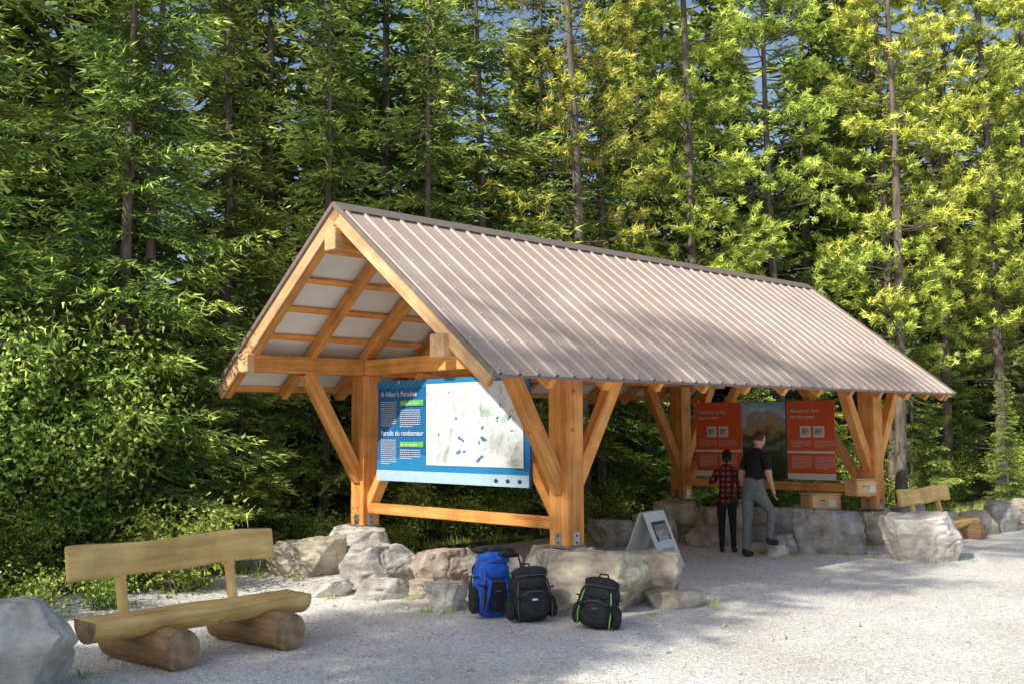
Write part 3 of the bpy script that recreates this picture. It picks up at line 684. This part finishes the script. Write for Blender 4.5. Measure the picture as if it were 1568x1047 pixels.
def spruce(name,seed,H,Rr,z0,dens,step,bl,bw,align=.38,mat=None):
    rng=np.random.default_rng(seed); leaves=[];wood=[]
    zz=np.linspace(0,H,14); lean=rng.normal(size=2)*.15
    tr=np.stack([lean[0]*(zz/H)**2,lean[1]*(zz/H)**2,zz],1); wood.append((tr,np.linspace(.13*H/14+.02,.01,14),9))
    n=int((H-z0)*dens)
    for i in range(n):
        z=z0+(H*.985-z0)*(i/n)**1.08; fz=(z-z0)/(H-z0); az=rng.uniform(0,2*math.pi)
        Lb=(Rr*(1-fz)**.75*rng.uniform(.5,1.15)+.18)*(1+.25*math.sin(az*2+seed+z*.9))
        if fz<.08: Lb*=.75
        t=np.linspace(0,1,6); dr=rng.uniform(.3,.65)*(1-.6*fz)
        o=np.array([math.cos(az),math.sin(az),0]); pts=np.array([lean[0]*(z/H)**2,lean[1]*(z/H)**2,z])+o*(Lb*t)[:,None]+np.array([0,0,1.])*(Lb*(-dr*t+.30*t*t))[:,None]
        wood.append((pts,np.linspace(.018,.004,6),3))
        nt_=max(4,int(Lb/(step*1.5))); ts=np.repeat(np.linspace(.08,1,nt_),2); sd=np.tile([-1,1],nt_)
        ts=np.clip(ts+rng.normal(size=len(ts))*.02,0,1)
        base=np.stack([np.interp(ts,t,pts[:,k]) for k in range(3)],1)
        a2=az+sd*rng.uniform(.5,1.0,len(ts)); tl=(.42*(1-ts)+.16)*min(Lb,1.7)*rng.uniform(.6,1.25,len(ts))
        dz=-rng.uniform(-.05,.35,len(ts)); tip=ts>.97; a2[tip]=az+rng.normal(size=tip.sum())*.2
        td=np.stack([np.cos(a2),np.sin(a2),dz],1)
        m=np.maximum(2,(tl/step).astype(int)); idx=np.repeat(np.arange(len(ts)),m*2)
        u=np.concatenate([np.repeat(np.linspace(.1,1,k),2) for k in m]); 
        P=base[idx]+td[idx]*(tl[idx]*u)[:,None]; P[:,2]-=.15*tl[idx]*u*u
        D=td[idx]+rng.normal(size=(len(idx),3))*align
        ln=bl*rng.uniform(.7,1.25,len(idx)); wd=bw*rng.uniform(.7,1.3,len(idx))
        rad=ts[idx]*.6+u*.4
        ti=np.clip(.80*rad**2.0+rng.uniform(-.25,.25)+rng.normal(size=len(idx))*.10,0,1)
        leaves.append((P,D,ln,wd,ti))
    return buildtree(name,leaves,wood,mat or M_spruce)
def pine(name,seed,H,Rr,z0,n,nb,bl,bw):
    rng=np.random.default_rng(seed); leaves=[];wood=[]
    zz=np.linspace(0,H,16); ph=rng.uniform(0,6); cx=.12*np.sin(zz*.35+ph)*zz/H; cy=.12*np.cos(zz*.3+ph)*zz/H
    wood.append((np.stack([cx,cy,zz],1),np.linspace(.13,.02,16),9))
    def ax(z): return np.array([np.interp(z,zz,cx),np.interp(z,zz,cy),z])
    for i in range(26):
        z=rng.uniform(1.2,z0+2); az=rng.uniform(0,6.28); L=rng.uniform(.4,1.2); o=np.array([math.cos(az),math.sin(az),rng.uniform(-.35,.1)])
        t=np.linspace(0,1,4)[:,None]; pts=ax(z)+o*L*t+rng.normal(size=(4,3))*.03; wood.append((pts,np.linspace(.012,.003,4),3))
    for i in range(n):
        fz=rng.uniform(0,1)**.9; z=z0+(H*.98-z0)*fz; az=rng.uniform(0,6.28); Lb=Rr*((1-fz)**.6*.85+.2)*rng.uniform(.6,1.15)
        t=np.linspace(0,1,6); o=np.array([math.cos(az),math.sin(az),0])
        pts=ax(z)+o*(Lb*t)[:,None]+np.array([0,0,1.])*(Lb*(-.1*t+rng.uniform(.15,.5)*t*t))[:,None]
        wood.append((pts,np.linspace(.02,.005,6),3))
        for j in range(nb):
            tt=rng.uniform(.25,1); b=np.array([np.interp(tt,t,pts[:,k]) for k in range(3)]); a2=az+rng.uniform(-1.1,1.1); L2=(1.1-tt)*Lb*.5+.12
            d2=np.array([math.cos(a2),math.sin(a2),rng.uniform(.0,.6)]); end=b+d2*L2
            wood.append((np.stack([b,(b+end)/2,end]),np.array([.008,.006,.004]),3))
            for q in range(3):
                c=b+d2*L2*(.45+.27*q); k=18
                D=d2/np.linalg.norm(d2)*.9+rng.normal(size=(k,3))*.75
                P=np.repeat(c[None],k,0)+rng.normal(size=(k,3))*.025
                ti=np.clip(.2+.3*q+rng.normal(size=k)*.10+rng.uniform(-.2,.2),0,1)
                leaves.append((P,D,bl*rng.uniform(.7,1.2,k),np.full(k,bw),ti))
    return buildtree(name,leaves,wood,M_pine)
def shrub(name,seed,H,Rr,nst,nl,ls):
    rng=np.random.default_rng(seed); leaves=[];wood=[]
    for i in range(nst):
        az=rng.uniform(0,6.28); r=Rr*rng.uniform(.2,1); h=H*rng.uniform(.5,1); t=np.linspace(0,1,6)
        b=np.array([rng.normal()*.12,rng.normal()*.12,0]); o=np.array([math.cos(az)*r,math.sin(az)*r,0])
        pts=b+o*(t**1.4)[:,None]+np.array([0,0,1.])*(h*(t-.12*t*t))[:,None]; wood.append((pts,np.linspace(.013,.003,6),4))
        ts=rng.uniform(.15,1,nl); P=np.stack([np.interp(ts,t,pts[:,k]) for k in range(3)],1)+rng.normal(size=(nl,3))*.11*(1+.12*H)
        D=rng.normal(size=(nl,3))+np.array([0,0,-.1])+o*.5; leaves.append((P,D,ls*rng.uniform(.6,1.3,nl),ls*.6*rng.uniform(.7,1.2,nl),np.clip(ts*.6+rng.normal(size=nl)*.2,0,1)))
    return buildtree(name,leaves,wood,M_leaf)
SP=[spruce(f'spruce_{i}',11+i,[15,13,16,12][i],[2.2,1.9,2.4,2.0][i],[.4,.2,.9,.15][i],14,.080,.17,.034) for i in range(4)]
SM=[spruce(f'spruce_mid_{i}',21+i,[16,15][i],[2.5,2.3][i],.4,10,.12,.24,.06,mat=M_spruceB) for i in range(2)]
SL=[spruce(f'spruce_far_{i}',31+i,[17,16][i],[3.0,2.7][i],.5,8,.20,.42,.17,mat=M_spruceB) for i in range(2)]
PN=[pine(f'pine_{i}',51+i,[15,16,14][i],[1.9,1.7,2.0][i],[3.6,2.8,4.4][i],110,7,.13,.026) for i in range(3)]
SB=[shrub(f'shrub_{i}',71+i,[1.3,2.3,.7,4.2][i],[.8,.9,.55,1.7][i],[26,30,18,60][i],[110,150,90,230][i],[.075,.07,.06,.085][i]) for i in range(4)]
def inst(name,me,x,y,sc,rz,parent=None,z=0,szz=1):
    # every tree owns its mesh: one acceleration structure over all leaves renders much faster than overlapping instances
    o=bpy.data.objects.new(name,me.copy()); COL.objects.link(o); o.location=(x,y,z); o.scale=(sc,sc,sc*szz); o.rotation_euler=(random.uniform(-.02,.02),random.uniform(-.02,.02),rz)
    if parent: o.parent=parent
    return o
rnd=random.Random(5)
def sw(s,w): p=LW(s,w); return p.x,p.y
def inview(x,y,m=2.2): return y>1 and abs(x)<.485*y+m
for wrow,sp,kind in ((6.0,2.3,0),(8.8,2.4,1)):
    s=-11+rnd.uniform(0,1.5)
    while s<27:
        ww=wrow+rnd.uniform(-.7,.7)-max(0,s-9)*.5
        x,y=sw(s,ww)
        if inview(x,y):
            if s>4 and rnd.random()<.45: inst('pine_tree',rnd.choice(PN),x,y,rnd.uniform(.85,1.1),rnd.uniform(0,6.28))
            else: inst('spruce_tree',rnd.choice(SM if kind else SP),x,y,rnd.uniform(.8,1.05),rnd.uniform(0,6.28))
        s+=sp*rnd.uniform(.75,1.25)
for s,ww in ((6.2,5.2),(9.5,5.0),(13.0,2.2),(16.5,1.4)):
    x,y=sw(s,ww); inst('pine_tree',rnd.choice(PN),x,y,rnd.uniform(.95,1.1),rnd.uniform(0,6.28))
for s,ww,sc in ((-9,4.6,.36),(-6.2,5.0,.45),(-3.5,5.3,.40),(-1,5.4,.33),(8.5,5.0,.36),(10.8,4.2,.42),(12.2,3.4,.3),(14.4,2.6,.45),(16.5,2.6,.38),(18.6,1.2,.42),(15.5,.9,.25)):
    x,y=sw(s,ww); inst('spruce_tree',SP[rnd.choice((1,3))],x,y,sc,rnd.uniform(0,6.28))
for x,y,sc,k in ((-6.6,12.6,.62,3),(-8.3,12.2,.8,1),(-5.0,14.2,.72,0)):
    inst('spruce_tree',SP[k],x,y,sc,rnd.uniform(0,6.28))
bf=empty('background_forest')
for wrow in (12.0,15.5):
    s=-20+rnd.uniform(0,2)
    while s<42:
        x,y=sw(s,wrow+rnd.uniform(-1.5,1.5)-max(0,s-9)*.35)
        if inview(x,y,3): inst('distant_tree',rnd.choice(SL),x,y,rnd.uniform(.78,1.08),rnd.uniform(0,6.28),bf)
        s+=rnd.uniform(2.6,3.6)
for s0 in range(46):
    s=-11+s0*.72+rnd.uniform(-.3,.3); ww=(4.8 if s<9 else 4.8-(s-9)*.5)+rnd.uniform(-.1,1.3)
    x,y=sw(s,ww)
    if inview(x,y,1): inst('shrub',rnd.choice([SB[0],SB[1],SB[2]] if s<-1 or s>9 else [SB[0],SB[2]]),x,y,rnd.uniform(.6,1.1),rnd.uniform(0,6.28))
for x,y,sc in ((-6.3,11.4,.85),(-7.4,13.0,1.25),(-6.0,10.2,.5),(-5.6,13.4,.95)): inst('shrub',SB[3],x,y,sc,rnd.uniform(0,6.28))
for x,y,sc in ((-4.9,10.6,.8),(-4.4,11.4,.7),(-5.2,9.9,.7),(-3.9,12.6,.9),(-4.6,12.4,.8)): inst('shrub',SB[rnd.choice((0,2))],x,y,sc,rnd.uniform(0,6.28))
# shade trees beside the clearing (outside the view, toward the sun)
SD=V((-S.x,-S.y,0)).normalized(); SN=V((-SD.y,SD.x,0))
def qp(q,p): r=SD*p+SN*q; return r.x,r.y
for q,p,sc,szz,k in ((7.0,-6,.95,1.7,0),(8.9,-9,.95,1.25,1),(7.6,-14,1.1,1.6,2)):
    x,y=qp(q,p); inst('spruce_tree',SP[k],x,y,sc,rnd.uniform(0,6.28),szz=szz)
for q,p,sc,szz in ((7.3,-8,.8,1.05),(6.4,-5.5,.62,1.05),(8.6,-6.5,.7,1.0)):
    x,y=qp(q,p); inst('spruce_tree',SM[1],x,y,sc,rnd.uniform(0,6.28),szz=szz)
rng=np.random.default_rng(9)
spots=[]
for (x,y,w_,d_) in rockpos:
    for k in range(3):
        a=rng.uniform(0,6.28); spots.append((x+math.cos(a)*w_*.55,y+math.sin(a)*d_*.55,rng.uniform(.04,.13)))
for k in range(260):
    s=rng.uniform(-11,20); ww=(4.4 if s<8 else 4.4-(s-8)*.45)+rng.normal()*.25; x,y=sw(s,ww); spots.append((x,y,rng.uniform(.08,.28)))
lv=[]
for x,y,h in spots:
    k=14; P=np.stack([x+rng.normal(size=k)*.05,y+rng.normal(size=k)*.05,np.zeros(k)],1); D=np.stack([rng.normal(size=k)*.45,rng.normal(size=k)*.45,np.ones(k)],1)
    lv.append((P,D,h*rng.uniform(.6,1.3,k),np.full(k,.012),np.clip(rng.normal(size=k)*.25+.5,0,1)))
me=buildtree('weeds',lv,[(np.array([[0,0,-1.],[0,0,-1.1]]),np.array([.01,.01]),3)],M_leaf)
o=bpy.data.objects.new('weeds',me); COL.objects.link(o)

# ------------------------------------------------------------------ ground
def gravel():
    m,nt,out=newmat('gravel')
    tc=N(nt,'ShaderNodeTexCoord')
    v1=N(nt,'ShaderNodeTexVoronoi',Scale=45.); nt.links.new(tc.outputs['Object'],v1.inputs['Vector'])
    n1=N(nt,'ShaderNodeTexNoise',Scale=28.,Detail=6.,Roughness=.75); nt.links.new(tc.outputs['Object'],n1.inputs['Vector'])
    n2=N(nt,'ShaderNodeTexNoise',Scale=.7,Detail=5.); nt.links.new(tc.outputs['Object'],n2.inputs['Vector'])
    sp=N(nt,'ShaderNodeSeparateColor'); nt.links.new(v1.outputs['Color'],sp.inputs[0])
    r1=ramp(nt,[(0,(.60,.59,.565)),(.5,(.82,.81,.78)),(1,(.97,.96,.93))]); nt.links.new(sp.outputs[0],r1.inputs[0])
    r2=ramp(nt,[(.3,(.66,.66,.66)),(.6,(1.1,1.1,1.1))]); nt.links.new(n1.outputs[0],r2.inputs[0])
    r3=ramp(nt,[(.35,(.86,.83,.78)),(.65,(1.04,1.03,1.01))]); nt.links.new(n2.outputs[0],r3.inputs[0])
    a=N(nt,'ShaderNodeMix',data_type='RGBA',blend_type='MULTIPLY'); a.inputs[0].default_value=1
    b=N(nt,'ShaderNodeMix',data_type='RGBA',blend_type='MULTIPLY'); b.inputs[0].default_value=1
    nt.links.new(r1.outputs[0],a.inputs[6]); nt.links.new(r2.outputs[0],a.inputs[7]); nt.links.new(a.outputs[2],b.inputs[6]); nt.links.new(r3.outputs[0],b.inputs[7])
    bs=N(nt,'ShaderNodeBsdfPrincipled',Roughness=.9); bs.inputs['Specular IOR Level'].default_value=.1; nt.links.new(b.outputs[2],bs.inputs[0])
    bp=N(nt,'ShaderNodeBump',Strength=.5,Distance=.02); nt.links.new(v1.outputs['Distance'],bp.inputs['Height'])
    bp2=N(nt,'ShaderNodeBump',Strength=.35,Distance=.04); nt.links.new(n1.outputs[0],bp2.inputs['Height']); nt.links.new(bp.outputs[0],bp2.inputs['Normal'])
    nt.links.new(bp2.outputs[0],bs.inputs['Normal']); nt.links.new(bs.outputs[0],out.inputs[0]); return m
M_gravel=gravel()
bm=bmesh.new(); bm.faces.new([bm.verts.new(p) for p in ((-600,-600,0),(600,-600,0),(600,600,0),(-600,600,0))])
me=bpy.data.meshes.new('ground'); bm.to_mesh(me); bm.free(); mobj('gravel_ground',me,M_gravel)
M_floor=noisy('forest_floor',[(.3,(.04,.03,.016)),(.5,(.11,.085,.042)),(.65,(.12,.15,.045)),(.8,(.2,.17,.10))],scale=(1,1,1),nscale=6,detail=6,bump=1,bdist=.06,rough=1)
bm=bmesh.new(); rows=[]
for i in range(141):
    s=-50+i; r=[]
    for j in range(24):
        base=(4.3 if s<8 else max(-3,4.3-(s-8)*.45)) ; wv=base+.5*noise.noise(V((s*.6,0,0)))+ (j/23)**1.8*70
        z=.006+.16*min(1,j/5)+(.18*noise.noise(V((s*.4,wv*.4,0))) if j>2 else 0)*min(1,j/6)
        if j==0: z=-.02
        r.append(bm.verts.new(LW(s,wv,z)))
    rows.append(r)
for i in range(140):
    for j in range(23): bm.faces.new((rows[i][j],rows[i+1][j],rows[i+1][j+1],rows[i][j+1]))
bmesh.ops.recalc_face_normals(bm,faces=bm.faces)
me=bpy.data.meshes.new('forest_floor'); bm.to_mesh(me); bm.free(); mobj('forest_floor',me,M_floor,smooth=True)
rng=np.random.default_rng(3); n=6000
d=6.5+rng.uniform(0,1,n)**1.3*14; a=rng.uniform(-.5,.5,n); X=d*np.tan(a);Y=d; r=rng.uniform(.006,.018,n)*(1+(rng.uniform(0,1,n)>.97)*1.4)
octv=np.array([[1,0,0],[-1,0,0],[0,1,0],[0,-1,0],[0,0,.7],[0,0,-.7]],float); octf=np.array([[0,2,4],[2,1,4],[1,3,4],[3,0,4],[2,0,5],[1,2,5],[3,1,5],[0,3,5]])
vv=(octv[None]*(1+rng.normal(size=(n,6,1))*.25)*r[:,None,None]); ca,sa=np.cos(a*40),np.sin(a*40)
vx=vv[:,:,0]*ca[:,None]-vv[:,:,1]*sa[:,None]+X[:,None]; vy=vv[:,:,0]*sa[:,None]+vv[:,:,1]*ca[:,None]+Y[:,None]; vz=vv[:,:,2]+r[:,None]*.3
vv=np.stack([vx,vy,vz],-1).reshape(-1,3); ff=(octf[None]+np.arange(n)[:,None,None]*6).reshape(-1,3)
me=bpy.data.meshes.new('loose_stones'); me.from_pydata(vv.tolist(),[],ff.tolist()); mobj('loose_stones',me,M_rock[3])
M_hill=noisy('hillside_forest',[(.3,(.06,.09,.05)),(.6,(.14,.18,.10)),(.8,(.27,.28,.2))],scale=(1,1,1),nscale=.08,detail=6,bump=0,rough=1)
bm=bmesh.new(); rows=[]
for i in range(61):
    x=-260+i*10; r=[]
    for j in range(8):
        y=130+j*22; z=(j/7)**.9*(38+.11*max(0,x+50)+9*noise.noise(V((x*.01,0,0))))+5*noise.noise(V((x*.03,y*.03,0)))*min(1,j)-1
        r.append(bm.verts.new((x,y,z)))
    rows.append(r)
for i in range(60):
    for j in range(7): bm.faces.new((rows[i][j],rows[i+1][j],rows[i+1][j+1],rows[i][j+1]))
bmesh.ops.recalc_face_normals(bm,faces=bm.faces)
me=bpy.data.meshes.new('hill'); bm.to_mesh(me); bm.free(); mobj('hill',me,M_hill,smooth=True)
